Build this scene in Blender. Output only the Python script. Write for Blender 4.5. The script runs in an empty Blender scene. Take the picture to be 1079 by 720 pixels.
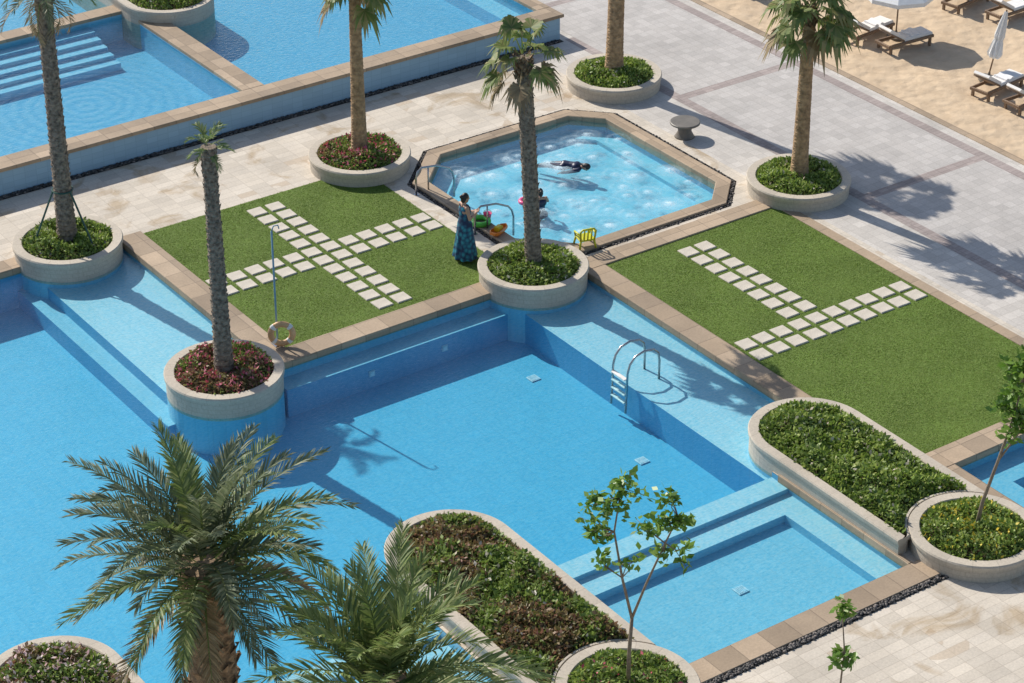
import bpy, bmesh, math, random
import numpy as np
from mathutils import Vector, Matrix
random.seed(7); rng = np.random.default_rng(7)
SC = bpy.context.scene; C = SC.collection
PI = math.pi; TH = math.radians(35.2); CA, SA = math.cos(TH), math.sin(TH)
Z = Vector((0, 0, 1))
def W(a, b, z=0): return Vector((a*CA-b*SA, a*SA+b*CA, z))

# ------------------------------------------------------------------ materials
def nn(nt, typ, ins=None, **at):
    n = nt.nodes.new(typ)
    for k, v in at.items(): setattr(n, k, v)
    for k, v in (ins or {}).items():
        s = n.inputs[k]
        if isinstance(v, bpy.types.NodeSocket): nt.links.new(v, s)
        else:
            if isinstance(v, tuple) and s.type == 'RGBA' and len(v) == 3: v = v+(1,)
            s.default_value = v
    return n
def newmat(name):
    m = bpy.data.materials.new(name); m.use_nodes = True
    return m, m.node_tree, m.node_tree.nodes['Principled BSDF']
def ramp(nt, fac, stops):
    r = nn(nt, 'ShaderNodeValToRGB', {'Fac': fac}); e = r.color_ramp.elements
    while len(e) < len(stops): e.new(.5)
    for i, (p, c) in enumerate(stops):
        e[i].position = p; e[i].color = (c+(1,)) if len(c) == 3 else c
    return r.outputs['Color']
def mul(c, k): return tuple(min(1, x*k) for x in c)
def simple(name, c, rough=.6, metal=0, var=.15, scale=6, bump=0, bscale=40):
    m, nt, b = newmat(name)
    tc = nn(nt, 'ShaderNodeTexCoord').outputs['Object']
    n = nn(nt, 'ShaderNodeTexNoise', {'Vector': tc, 'Scale': scale, 'Detail': 3.0})
    col = ramp(nt, n.outputs['Fac'], [(.3, mul(c, 1-var)), (.7, mul(c, 1+var))])
    nt.links.new(col, b.inputs['Base Color'])
    b.inputs['Roughness'].default_value = rough; b.inputs['Metallic'].default_value = metal
    if bump:
        n2 = nn(nt, 'ShaderNodeTexNoise', {'Vector': tc, 'Scale': bscale, 'Detail': 2.0})
        bp = nn(nt, 'ShaderNodeBump', {'Height': n2.outputs['Fac'], 'Strength': bump, 'Distance': .02})
        nt.links.new(bp.outputs['Normal'], b.inputs['Normal'])
    return m
def paving(name, c1, c2, cm, w, h, mortar=.012, off=0.0, rough=.75, wn=(.82, 1.08), odd=None, oddp=.93, stain=.8, vec=None, bump=.3, cheap=False, blot=None):
    m, nt, b = newmat(name)
    tc = nn(nt, 'ShaderNodeTexCoord').outputs['Object']
    v = tc
    if vec:
        s = nn(nt, 'ShaderNodeSeparateXYZ', {'Vector': tc})
        if vec == 'cyl':
            at = nn(nt, 'ShaderNodeMath', {0: s.outputs['Y'], 1: s.outputs['X']}, operation='ARCTAN2')
            px = nn(nt, 'ShaderNodeMath', {0: at.outputs[0], 1: 1.26}, operation='MULTIPLY').outputs[0]
        else: px = s.outputs['Y' if vec == 'yz' else 'X']
        v = nn(nt, 'ShaderNodeCombineXYZ', {'X': px, 'Y': s.outputs['Z']}).outputs[0]
    br = nn(nt, 'ShaderNodeTexBrick', {'Vector': v, 'Color1': c1, 'Color2': c2, 'Mortar': cm, 'Scale': 1.0, 'Mortar Size': mortar,
            'Mortar Smooth': .2, 'Brick Width': w, 'Row Height': h}, offset=off)
    col = br.outputs['Color']
    if off == 0:
        sn = nn(nt, 'ShaderNodeVectorMath', {0: v, 1: (w, h, 50.0)}, operation='SNAP')
        wh = nn(nt, 'ShaderNodeTexWhiteNoise', {'Vector': sn.outputs[0]}, noise_dimensions='3D')
        r = ramp(nt, wh.outputs['Value'], [(0, (wn[0],)*3), (1, (wn[1],)*3)])
        col = nn(nt, 'ShaderNodeMixRGB', {'Fac': 1.0, 'Color1': col, 'Color2': r}, blend_type='MULTIPLY').outputs[0]
        if odd:
            n0 = nn(nt, 'ShaderNodeTexNoise', {'Vector': v, 'Scale': .35, 'Detail': 2.0})
            ad = nn(nt, 'ShaderNodeMath', {0: wh.outputs['Value'], 1: n0.outputs['Fac']}, operation='MULTIPLY')
            k = nn(nt, 'ShaderNodeMath', {0: ad.outputs[0], 1: oddp*.6}, operation='GREATER_THAN')
            k2 = nn(nt, 'ShaderNodeMath', {0: k.outputs[0], 1: .5}, operation='MULTIPLY')
            col = nn(nt, 'ShaderNodeMixRGB', {'Fac': k2.outputs[0], 'Color1': col, 'Color2': odd}).outputs[0]
    if not cheap:
        n1 = nn(nt, 'ShaderNodeTexNoise', {'Vector': tc, 'Scale': .55, 'Detail': 4.0, 'Roughness': .65})
        r1 = ramp(nt, n1.outputs['Fac'], [(.3, (stain,)*3), (.65, (1.06,)*3)])
        col = nn(nt, 'ShaderNodeMixRGB', {'Fac': 1.0, 'Color1': col, 'Color2': r1}, blend_type='MULTIPLY').outputs[0]
        n2 = nn(nt, 'ShaderNodeTexNoise', {'Vector': tc, 'Scale': 22.0, 'Detail': 3.0, 'Roughness': .7})
        r2 = ramp(nt, n2.outputs['Fac'], [(.3, (.88,)*3), (.7, (1.1,)*3)])
        col = nn(nt, 'ShaderNodeMixRGB', {'Fac': 1.0, 'Color1': col, 'Color2': r2}, blend_type='MULTIPLY').outputs[0]
        if blot:
            n3 = nn(nt, 'ShaderNodeTexNoise', {'Vector': tc, 'Scale': .75, 'Detail': 4.0, 'Roughness': .6, 'Distortion': .8})
            r3 = ramp(nt, n3.outputs['Fac'], [(.55, (1, 1, 1)), (.65, blot)])
            col = nn(nt, 'ShaderNodeMixRGB', {'Fac': 1.0, 'Color1': col, 'Color2': r3}, blend_type='MULTIPLY').outputs[0]
        bp = nn(nt, 'ShaderNodeBump', {'Height': br.outputs['Fac'], 'Strength': bump, 'Distance': .01}, invert=True)
        nt.links.new(bp.outputs['Normal'], b.inputs['Normal'])
    nt.links.new(col, b.inputs['Base Color']); b.inputs['Roughness'].default_value = rough
    return m
def leafmat(name, cols, transl=.3, rough=.55):
    m, nt, b = newmat(name); nt.nodes.remove(b)
    g = nn(nt, 'ShaderNodeNewGeometry')
    st = [(i/(len(cols)-1), c) for i, c in enumerate(cols)]
    col = ramp(nt, g.outputs['Random Per Island'], st)
    df = nn(nt, 'ShaderNodeBsdfDiffuse', {'Color': col})
    out = df.outputs[0]
    if transl:
        tr = nn(nt, 'ShaderNodeBsdfTranslucent', {'Color': col})
        out = nn(nt, 'ShaderNodeMixShader', {'Fac': transl, 1: out, 2: tr.outputs[0]}).outputs[0]
    gl = nn(nt, 'ShaderNodeBsdfGlossy', {'Color': (1, 1, 1), 'Roughness': rough})
    out = nn(nt, 'ShaderNodeMixShader', {'Fac': .035, 1: out, 2: gl.outputs[0]}).outputs[0]
    nt.links.new(out, nt.nodes['Material Output'].inputs['Surface'])
    return m
def watermat(name, lo, hi, scale=6.0, bump=.15, foam=False, ring=None):
    m, nt, b = newmat(name); nt.nodes.remove(b)
    tc = nn(nt, 'ShaderNodeTexCoord').outputs['Object']
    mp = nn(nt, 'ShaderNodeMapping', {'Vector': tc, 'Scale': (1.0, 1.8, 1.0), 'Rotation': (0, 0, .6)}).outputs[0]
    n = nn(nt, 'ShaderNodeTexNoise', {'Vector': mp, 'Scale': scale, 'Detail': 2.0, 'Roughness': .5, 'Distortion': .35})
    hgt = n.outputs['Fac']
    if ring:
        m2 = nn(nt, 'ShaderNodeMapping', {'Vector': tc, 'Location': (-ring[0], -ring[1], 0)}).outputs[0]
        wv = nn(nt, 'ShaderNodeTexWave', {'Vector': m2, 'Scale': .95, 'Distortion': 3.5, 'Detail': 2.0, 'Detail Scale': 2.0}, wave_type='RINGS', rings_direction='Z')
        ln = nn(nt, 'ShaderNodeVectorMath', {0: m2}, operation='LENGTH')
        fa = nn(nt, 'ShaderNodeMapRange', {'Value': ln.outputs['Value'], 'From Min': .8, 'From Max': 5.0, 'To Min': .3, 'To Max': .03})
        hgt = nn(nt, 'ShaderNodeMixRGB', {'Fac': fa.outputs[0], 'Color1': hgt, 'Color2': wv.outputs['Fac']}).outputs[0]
    ripple_light_tint = ramp(nt, hgt, [(.3, lo), (.5, tuple(x*.45+y*.55 for x, y in zip(lo, hi))), (.7, hi)])  # water tint, with ripple-focused light and dark painted in by the wave pattern
    bp = nn(nt, 'ShaderNodeBump', {'Height': hgt, 'Strength': bump, 'Distance': .05})
    lw = nn(nt, 'ShaderNodeLayerWeight', {'Blend': .5, 'Normal': bp.outputs['Normal']})
    p5 = nn(nt, 'ShaderNodeMath', {0: lw.outputs['Facing'], 1: 5.0}, operation='POWER')
    fr = nn(nt, 'ShaderNodeMath', {0: p5.outputs[0], 1: .98, 2: .02}, operation='MULTIPLY_ADD', use_clamp=True)
    gl = nn(nt, 'ShaderNodeBsdfGlossy', {'Color': (1, 1, 1), 'Roughness': .05, 'Normal': bp.outputs['Normal']})
    tr = nn(nt, 'ShaderNodeBsdfTransparent', {'Color': ripple_light_tint})
    mx = nn(nt, 'ShaderNodeMixShader', {'Fac': fr.outputs[0], 1: tr.outputs[0], 2: gl.outputs[0]})
    out = mx.outputs[0]
    if foam:
        at = nn(nt, 'ShaderNodeAttribute', attribute_name='foam')
        nf = nn(nt, 'ShaderNodeTexNoise', {'Vector': tc, 'Scale': 24.0, 'Detail': 3.0, 'Roughness': .65})
        rf = ramp(nt, nf.outputs['Fac'], [(.3, (.1, .1, .1)), (.56, (1, 1, 1))])
        fm = nn(nt, 'ShaderNodeMath', {0: at.outputs['Fac'], 1: rf}, operation='MULTIPLY')
        df = nn(nt, 'ShaderNodeBsdfDiffuse', {'Color': (.60, .75, .82)})
        mx2 = nn(nt, 'ShaderNodeMixShader', {'Fac': fm.outputs[0], 1: out, 2: df.outputs[0]}); out = mx2.outputs[0]
    nt.links.new(out, nt.nodes['Material Output'].inputs['Surface'])
    return m

M = {}
M['deck'] = paving('deck_stone', (.64, .565, .465), (.60, .525, .425), (.51, .44, .355), .46, .23, .008, odd=(.42, .31, .20), oddp=.9, wn=(.88, 1.05), stain=.84, bump=.2, blot=(.76, .68, .57))
M['plaza'] = paving('promenade_paver', (.575, .53, .475), (.54, .495, .44), (.47, .425, .375), .26, .26, .008, wn=(.9, 1.06), stain=.84, bump=.12)
M['plaza2'] = paving('grey_panel_paver', (.50, .465, .43), (.465, .43, .395), (.40, .37, .335), .26, .26, .008, wn=(.9, 1.06), stain=.86, bump=.12)
M['band'] = paving('band_paver', (.38, .315, .285), (.34, .28, .255), (.28, .23, .21), .28, .14, .01, wn=(.88, 1.1))
M['coping'] = paving('coping_stone', (.42, .315, .215), (.36, .265, .175), (.25, .185, .125), .62, .62, .010, wn=(.82, 1.18), stain=.78)
M['pwall'] = paving('planter_tile', (.52, .455, .365), (.49, .425, .34), (.44, .38, .305), .26, .105, .008, off=.5, vec='cyl', bump=.15)
M['pwall2'] = paving('planter_tile_long', (.52, .455, .365), (.49, .425, .34), (.44, .38, .305), .26, .105, .008, off=.5, vec='yz', bump=.15)
M['prim'] = paving('planter_rim_stone', (.54, .47, .375), (.51, .44, .35), (.44, .38, .30), .5, 9.0, .008, vec='cyl', wn=(.9, 1.06), stain=.84)
M['prim2'] = paving('planter_rim_stone_long', (.54, .47, .375), (.51, .44, .35), (.44, .38, .30), 9.0, .5, .008, wn=(.9, 1.06), stain=.84)
M['soil'] = simple('soil', (.075, .05, .03), .95, var=.4, bump=.6)
M['lawnsoil'] = simple('lawn_ground', (.11, .175, .024), .95, var=.2, scale=.9)
M['grass'] = leafmat('grass_blades', [(.15, .235, .022), (.17, .26, .026), (.19, .275, .03), (.22, .295, .04)], .35, .7)
M['step'] = simple('stepping_stone', (.56, .50, .41), .8, var=.12, scale=3, bump=.3)
M['pebble'] = leafmat('pebble', [(.025, .024, .025), (.05, .047, .045), (.09, .08, .07), (.2, .17, .15)], 0, .55)
M['pbed'] = simple('pebble_bed', (.03, .028, .026), .9, var=.3)
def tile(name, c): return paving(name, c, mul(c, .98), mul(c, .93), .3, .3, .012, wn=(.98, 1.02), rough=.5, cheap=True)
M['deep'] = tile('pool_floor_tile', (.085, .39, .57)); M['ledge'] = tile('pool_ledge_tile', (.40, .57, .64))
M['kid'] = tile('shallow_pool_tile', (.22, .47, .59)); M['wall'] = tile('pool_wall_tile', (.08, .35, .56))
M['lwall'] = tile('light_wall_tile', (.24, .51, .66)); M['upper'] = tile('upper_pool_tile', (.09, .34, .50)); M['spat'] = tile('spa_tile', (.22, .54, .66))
M['facew'] = paving('outer_wall_tile', (.30, .47, .60), (.28, .44, .57), (.25, .40, .52), .3, .15, .008, vec='xz', wn=(.96, 1.04), cheap=True)
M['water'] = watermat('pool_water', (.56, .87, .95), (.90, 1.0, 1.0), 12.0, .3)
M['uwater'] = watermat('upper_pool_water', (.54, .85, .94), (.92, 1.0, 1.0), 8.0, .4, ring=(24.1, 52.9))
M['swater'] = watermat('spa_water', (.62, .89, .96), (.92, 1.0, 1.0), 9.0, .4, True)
M['ground'] = simple('ground_sand', (.42, .32, .22), .95)
M['steel'] = simple('stainless_steel', (.40, .40, .41), .25, 1.0, .05)
M['bluepole'] = simple('blue_grey_pole', (.16, .30, .40), .4, 0, .1)
M['buoy'] = simple('faded_orange_ring', (.66, .38, .18), .5, 0, .15)
M['bwhite'] = simple('white_band', (.78, .75, .70), .6)
M['wick'] = simple('brown_wicker', (.22, .14, .085), .6, 0, .4, 30, .4)
M['white'] = simple('white_fabric', (.76, .73, .69), .85, 0, .04, 5, .15, 12)
M['towel'] = simple('white_towel', (.8, .78, .76), .95, 0, .05, 10, .3, 60)
M['table'] = simple('dark_table_top', (.16, .14, .115), .5, 0, .15)
M['braceg'] = simple('green_brace_pipe', (.02, .07, .05), .5)
M['trunkb'] = simple('brown_palm_bark', (.34, .22, .12), .9, 0, .4, 9, .7, 26)
M['trunkg'] = simple('grey_palm_bark', (.20, .155, .115), .9, 0, .55, 13, .9, 30)
M['trunkf'] = simple('rough_date_palm_bark', (.23, .155, .09), .9, 0, .5, 10, .9, 24)
M['bark'] = simple('young_tree_bark', (.22, .17, .12), .85, 0, .3, 20)
M['fan'] = leafmat('fan_palm_leaf', [(.10, .15, .03), (.15, .21, .045), (.21, .25, .065), (.32, .27, .11)], .35)
M['date'] = leafmat('date_palm_leaf', [(.085, .115, .06), (.125, .16, .082), (.175, .21, .11), (.27, .285, .165)], .3)
M['date2'] = leafmat('bright_palm_leaf', [(.10, .155, .042), (.15, .21, .058), (.2, .26, .075), (.28, .3, .11)], .35)
M['dead'] = leafmat('dry_palm_leaf', [(.18, .13, .065), (.28, .21, .11), (.36, .28, .16)], .25)
M['tleaf'] = leafmat('young_tree_leaf', [(.08, .17, .02), (.13, .25, .03), (.18, .31, .045), (.26, .38, .075)], .4, .4)
M['cgreen'] = leafmat('ground_cover_green', [(.09, .15, .026), (.16, .24, .04), (.23, .32, .06), (.36, .43, .12)], .35)
M['clight'] = leafmat('ground_cover_light', [(.12, .2, .03), (.2, .3, .045), (.3, .39, .07), (.44, .5, .15)], .35)
M['cred'] = leafmat('ground_cover_mixed', [(.11, .10, .035), (.19, .17, .05), (.27, .21, .085), (.28, .12, .08), (.38, .3, .14)], .35)
M['pink'] = leafmat('pink_flower', [(.5, .06, .10), (.62, .12, .18), (.65, .25, .3)], .2)
M['pale'] = leafmat('pale_pink_flower', [(.6, .35, .36), (.7, .52, .5), (.72, .64, .58)], .2)
M['yellow'] = leafmat('yellow_flower', [(.65, .46, .03), (.75, .6, .08)], .2)
M['cream'] = leafmat('pale_flower', [(.5, .42, .3), (.6, .55, .45)], .2)
M['skin'] = simple('skin', (.46, .27, .18), .55, 0, .06)
M['hair'] = simple('dark_hair', (.015, .011, .009), .45, 0, .2)
M['suit'] = simple('dark_swimsuit', (.012, .016, .05), .4, 0, .2)
M['eyec'] = simple('dark_eye', (.01, .01, .01), .3); M['lip'] = simple('lip', (.3, .1, .08), .5)
M['dgreen'] = simple('green_plastic', (.10, .5, .05), .35); M['dpink'] = simple('pink_plastic', (.8, .10, .26), .35)
M['dorange'] = simple('orange_plastic', (.8, .24, .03), .35); M['dyellow'] = simple('yellow_plastic', (.72, .52, .02), .35)
M['lime'] = simple('lime_yellow_plastic', (.58, .56, .02), .35)
M['canopy'] = simple('parasol_canvas', (.74, .73, .71), .85, 0, .05)
M['drain'] = simple('pale_drain_cover', (.5, .62, .68), .5); M['grate'] = simple('pale_grate', (.42, .56, .64), .5)
m, nt, b = newmat('beach_sand'); tc = nn(nt, 'ShaderNodeTexCoord').outputs['Object']
n1 = nn(nt, 'ShaderNodeTexNoise', {'Vector': tc, 'Scale': 1.6, 'Detail': 5.0, 'Roughness': .7})
vo = nn(nt, 'ShaderNodeTexVoronoi', {'Vector': tc, 'Scale': 3.4}, feature='SMOOTH_F1')
col = ramp(nt, n1.outputs['Fac'], [(.3, (.50, .37, .24)), (.7, (.64, .49, .33))])
nt.links.new(col, b.inputs['Base Color']); b.inputs['Roughness'].default_value = .95
ad = nn(nt, 'ShaderNodeMath', {0: n1.outputs['Fac'], 1: vo.outputs['Distance']}, operation='ADD')
bp = nn(nt, 'ShaderNodeBump', {'Height': ad.outputs[0], 'Strength': .6, 'Distance': .08}); nt.links.new(bp.outputs['Normal'], b.inputs['Normal'])
M['sand'] = m
m, nt, b = newmat('teal_patterned_cloth'); tc = nn(nt, 'ShaderNodeTexCoord').outputs['Object']
vo = nn(nt, 'ShaderNodeTexVoronoi', {'Vector': tc, 'Scale': 9.0})
col = ramp(nt, vo.outputs['Distance'], [(.15, (.03, .26, .32)), (.45, (.018, .12, .2)), (.7, (.012, .03, .08))])
nt.links.new(col, b.inputs['Base Color']); b.inputs['Roughness'].default_value = .8
M['dress'] = m

# ------------------------------------------------------------------ mesh helpers
class MB:
    def __init__(s): s.v = []; s.f = []; s.m = []
    def add(s, vs, fs, mi=0):
        n = len(s.v); s.v += [tuple(v) for v in vs]; s.f += [tuple(i+n for i in f) for f in fs]; s.m += [mi]*len(fs); return s
    def box(s, x0, x1, y0, y1, z0, z1, bev=0, mi=0):
        P = lambda x0, x1, y0, y1, z: [(x0, y0, z), (x1, y0, z), (x1, y1, z), (x0, y1, z)]
        L = [P(x0, x1, y0, y1, z0)]
        if bev: L += [P(x0, x1, y0, y1, z1-bev), P(x0+bev, x1-bev, y0+bev, y1-bev, z1)]
        else: L += [P(x0, x1, y0, y1, z1)]
        return s.loft(L, True, True, mi)
    def loft(s, loops, cap0=False, cap1=False, mi=0):
        n = len(loops[0]); vs = [p for l in loops for p in l]; fs = []
        for k in range(len(loops)-1):
            for i in range(n):
                j = (i+1) % n; fs.append((k*n+i, k*n+j, (k+1)*n+j, (k+1)*n+i))
        if cap0: fs.append(tuple(range(n))[::-1])
        if cap1: fs.append(tuple(range((len(loops)-1)*n, len(loops)*n)))
        return s.add(vs, fs, mi)
    def tube(s, pts, rad, n=8, mi=0):
        pts = [Vector(p) for p in pts]; k = len(pts)
        if not isinstance(rad, (list, tuple)): rad = [rad]*k
        up = None; loops = []
        for i in range(k):
            d = (pts[min(i+1, k-1)]-pts[max(i-1, 0)]).normalized()
            if up is None: up = d.orthogonal().normalized()
            up = (up-d*up.dot(d)).normalized(); w = d.cross(up)
            loops.append([pts[i]+(up*math.cos(2*PI*j/n)+w*math.sin(2*PI*j/n))*rad[i] for j in range(n)])
        return s.loft(loops, True, True, mi)
    def capsule(s, p0, r0, p1, r1, n=12):
        p0, p1 = Vector(p0), Vector(p1); d = p1-p0
        d = d.normalized() if d.length > 1e-6 else Z.copy(); pts = []; rad = []
        for k in range(4): an = PI/2*(k+.25)/4.25; pts.append(p0-d*r0*math.cos(an)); rad.append(r0*math.sin(an))
        pts.append(p0); rad.append(r0); pts.append(p1); rad.append(r1)
        for k in range(3, -1, -1): an = PI/2*(k+.25)/4.25; pts.append(p1+d*r1*math.cos(an)); rad.append(r1*math.sin(an))
        up = d.orthogonal().normalized(); w = d.cross(up)
        loops = [[p+(up*math.cos(2*PI*j/n)+w*math.sin(2*PI*j/n))*r for j in range(n)] for p, r in zip(pts, rad)]
        return s.loft(loops, True, True)
    def ell(s, c, X, Y, Zv, n=16, m=10):
        c = Vector(c); L = []
        for k in range(m):
            an = PI*(k+.5)/m
            L.append([c+X*math.sin(an)*math.cos(2*PI*j/n)+Y*math.sin(an)*math.sin(2*PI*j/n)+Zv*-math.cos(an) for j in range(n)])
        return s.loft(L, True, True)
    def torus(s, c, R, r, n=28, k=10, ax='z', mi=0, sq=1):
        L = []
        for i in range(n+1):
            t = 2*PI*i/n; l = []
            for j in range(k):
                u = 2*PI*j/k; x = (R+r*math.cos(u))*math.cos(t); y = (R+r*math.cos(u))*math.sin(t); z = r*sq*math.sin(u)
                p = (x, y, z) if ax == 'z' else ((x, z, y) if ax == 'y' else (z, x, y))
                l.append(Vector(p)+Vector(c))
            L.append(l)
        return s.loft(L, False, False, mi)
    def prism(s, poly, y0, y1):
        L = [[(x, y, z) for x, z in poly] for y in (y0, y1)]; return s.loft(L, True, True)
    def mesh(s, name):
        me = bpy.data.meshes.new(name); me.from_pydata(s.v, [], s.f); me.polygons.foreach_set('material_index', s.m); me.update(); return me
    def build(s, name, mats, parent=None, smooth=False):
        return link(name, s.mesh(name), mats, parent, smooth)
def link(name, me, mats, parent=None, smooth=False):
    o = bpy.data.objects.new(name, me); C.objects.link(o)
    for mt in (mats if isinstance(mats, (list, tuple)) else [mats]): me.materials.append(mt)
    if smooth: me.polygons.foreach_set('use_smooth', [True]*len(me.polygons))
    if parent is not None: o.parent = parent
    else: o.rotation_euler.z = TH
    return o
def npmesh(name, V, Fc, mi=None):
    me = bpy.data.meshes.new(name); nf, k = Fc.shape
    me.vertices.add(len(V)); me.vertices.foreach_set('co', V.astype(np.float32).ravel())
    me.loops.add(nf*k); me.loops.foreach_set('vertex_index', Fc.astype(np.int32).ravel())
    me.polygons.add(nf); me.polygons.foreach_set('loop_start', np.arange(0, nf*k, k, dtype=np.int32))
    if mi is not None: me.polygons.foreach_set('material_index', mi.astype(np.int32))
    me.update(calc_edges=True); return me
def tag(o, label, cat, group=None, kind=None):
    o['label'] = label; o['category'] = cat
    if group: o['group'] = group
    if kind: o['kind'] = kind
    return o
def thing(name, label, cat, loc, rz=0, group=None):
    o = bpy.data.objects.new(name, None); C.objects.link(o); o.empty_display_size = .2
    o.location = loc; o.rotation_euler.z = rz
    return tag(o, label, cat, group)
def dup(root, loc, rz, label, group=None):
    r = root.copy(); C.objects.link(r); r.location = loc; r.rotation_euler.z = rz; r['label'] = label
    if group: r['group'] = group
    for ch in list(root.children):
        c = ch.copy(); C.objects.link(c); c.parent = r
        for g in list(ch.children):
            d = g.copy(); C.objects.link(d); d.parent = c
    return r
def st(name, mb, mats, label, cat, smooth=False):
    return tag(mb.build(name, mats, None, smooth), label, cat, kind='structure')

def cells(rects, holes, z):
    mb = MB(); A = sorted({v for r in rects+holes for v in r[:2]}); B = sorted({v for r in rects+holes for v in r[2:4]})
    ins = lambda x, y, R: any(r[0] <= x <= r[1] and r[2] <= y <= r[3] for r in R)
    for i in range(len(A)-1):
        for j in range(len(B)-1):
            x = (A[i]+A[i+1])/2; y = (B[j]+B[j+1])/2
            if ins(x, y, rects) and not ins(x, y, holes):
                mb.add([(A[i], B[j], z), (A[i+1], B[j], z), (A[i+1], B[j+1], z), (A[i], B[j+1], z)], [(0, 1, 2, 3)])
    return mb
def stepfield(rects, top):
    # rect: (a0,a1,b0,b1,z,floor_mat,wall_mat)
    mb = MB(); A = sorted({v for r in rects for v in r[:2]}); B = sorted({v for r in rects for v in r[2:4]})
    g = {}
    for i in range(len(A)-1):
        for j in range(len(B)-1):
            x = (A[i]+A[i+1])/2; y = (B[j]+B[j+1])/2
            for r in rects:
                if r[0] <= x <= r[1] and r[2] <= y <= r[3]: g[i, j] = r
    for (i, j), r in g.items():
        z = r[4]; a0, a1, b0, b1 = A[i], A[i+1], B[j], B[j+1]
        mb.add([(a0, b0, z), (a1, b0, z), (a1, b1, z), (a0, b1, z)], [(0, 1, 2, 3)], r[5])
        for di, dj, e in ((1, 0, ((a1, b0), (a1, b1))), (-1, 0, ((a0, b0), (a0, b1))), (0, 1, ((a0, b1), (a1, b1))), (0, -1, ((a0, b0), (a1, b0)))):
            q = g.get((i+di, j+dj)); zq = q[4] if q else top
            if zq > z+1e-4:
                (x0, y0), (x1, y1) = e
                mb.add([(x0, y0, z), (x1, y1, z), (x1, y1, zq), (x0, y0, zq)], [(0, 1, 2, 3)], r[6])
    return mb

# ------------------------------------------------------------------ ground, deck, pools
MAIN = [(6, 21.9, 30.6, 47.0), (21.9, 29.85, 30.6, 39.8)]
KIDS = [(22.3, 27.9, 26.65, 30.6), (14.4, 19.65, 26.65, 30.6)]
LAWN1 = (22.5, 28.5, 40.35, 46.9); LAWN2 = (30.4, 35.5, 29.3, 39.4)
SPA = (28.9, 35.7, 40.0, 46.9); RP = (31.0, 36.0, 24.0, 28.7); UP = (10, 37.0, 51.15, 70)
g = MB(); g.add([(-1500, -1500, -3), (1500, -1500, -3), (1500, 1500, -3), (-1500, 1500, -3)], [(0, 1, 2, 3)])
st('ground', g, M['ground'], 'flat sandy ground far around the resort', 'ground')
st('pool_deck', cells([(-30, 36, -10, 95)], MAIN+KIDS+[LAWN1, LAWN2, SPA, RP, UP], 0), M['deck'], 'beige stone tiled deck around the pools', 'deck')
st('promenade', cells([(36, 42.0, -10, 95)], [UP], 0), M['plaza'], 'pale square paved walkway between lawn and beach', 'pavement')
bands = MB(); panels = MB()
for r in [(37.4, 37.7, 0, 51.0-.5), (41.4, 41.7, 0, 95)]: bands.add([(r[0], r[2], .004), (r[1], r[2], .004), (r[1], r[3], .004), (r[0], r[3], .004)], [(0, 1, 2, 3)])
bs = (24.2, 31.3, 38.4, 45.5, 52.6, 59.7)
for i, bb in enumerate(bs):
    bands.add([(37.7, bb, .004), (41.4, bb, .004), (41.4, bb+.3, .004), (37.7, bb+.3, .004)], [(0, 1, 2, 3)])
    if i < 5: panels.add([(37.7, bb+.3, .004), (41.4, bb+.3, .004), (41.4, bs[i+1], .004), (37.7, bs[i+1], .004)], [(0, 1, 2, 3)])
st('paving_band', bands, M['band'], 'dark brown paver bands framing the pale walkway', 'paving band')
st('paving_panel', panels, M['plaza2'], 'greyer paver panels between the dark bands of the walkway', 'pavement')
kb = MB().box(42.0, 42.2, -10, 95, -.3, .03, .015)
st('beach_kerb', kb, M['coping'], 'low stone kerb between walkway and sand', 'kerb')
xs = np.arange(42.2, 62, .2); ys = np.arange(22, 70, .2)
X, Y = np.meshgrid(xs, ys, indexing='ij')
hz = np.zeros_like(X)
for k in range(26):
    f = rng.uniform(.6, 5.0); t = rng.uniform(0, 2*PI); ph = rng.uniform(0, 6.28)
    hz += .017/(.6+f*.6)*np.sin(f*(X*math.cos(t)+Y*math.sin(t))+ph)
hz += rng.normal(0, .007, X.shape); hz = np.clip((X-42.2)/1.5, 0.1, 1)*hz-.03
nx, ny = X.shape; V = np.stack([X, Y, hz], -1).reshape(-1, 3); idx = np.arange(nx*ny).reshape(nx, ny)
Fc = np.stack([idx[:-1, :-1], idx[1:, :-1], idx[1:, 1:], idx[:-1, 1:]], -1).reshape(-1, 4)
n0 = len(V); big = []; bf = []
for r in [(61.8, 1500, -1500, 1500), (42.2, 61.8, -1500, 22), (42.2, 61.8, 69.8, 1500)]:
    k = n0+len(big); big += [(r[0], r[2], -.06), (r[1], r[2], -.06), (r[1], r[3], -.06), (r[0], r[3], -.06)]; bf.append((k, k+1, k+2, k+3))
o = link('beach', npmesh('beach', np.vstack([V, np.array(big)]), np.vstack([Fc, np.array(bf)])), M['sand'], smooth=True)
tag(o, 'golden trodden sand of the beach beside the walkway', 'beach', kind='structure')

D, LG, KD, WL, LW = 0, 1, 2, 3, 4
FZ = -1.0
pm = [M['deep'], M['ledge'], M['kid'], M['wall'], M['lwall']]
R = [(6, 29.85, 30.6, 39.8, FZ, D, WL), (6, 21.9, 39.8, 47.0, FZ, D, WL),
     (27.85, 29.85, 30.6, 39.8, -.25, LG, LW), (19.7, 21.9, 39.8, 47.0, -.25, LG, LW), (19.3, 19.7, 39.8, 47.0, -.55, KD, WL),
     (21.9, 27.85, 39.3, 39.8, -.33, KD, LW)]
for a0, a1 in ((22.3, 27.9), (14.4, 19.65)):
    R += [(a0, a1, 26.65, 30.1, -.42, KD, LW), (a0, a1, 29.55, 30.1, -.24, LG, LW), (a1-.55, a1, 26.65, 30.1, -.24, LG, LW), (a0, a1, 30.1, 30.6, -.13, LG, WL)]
st('pool_basin', stepfield(R, -.01), pm, 'blue tiled basin of the main pool with ledges and steps', 'pool')
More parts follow.
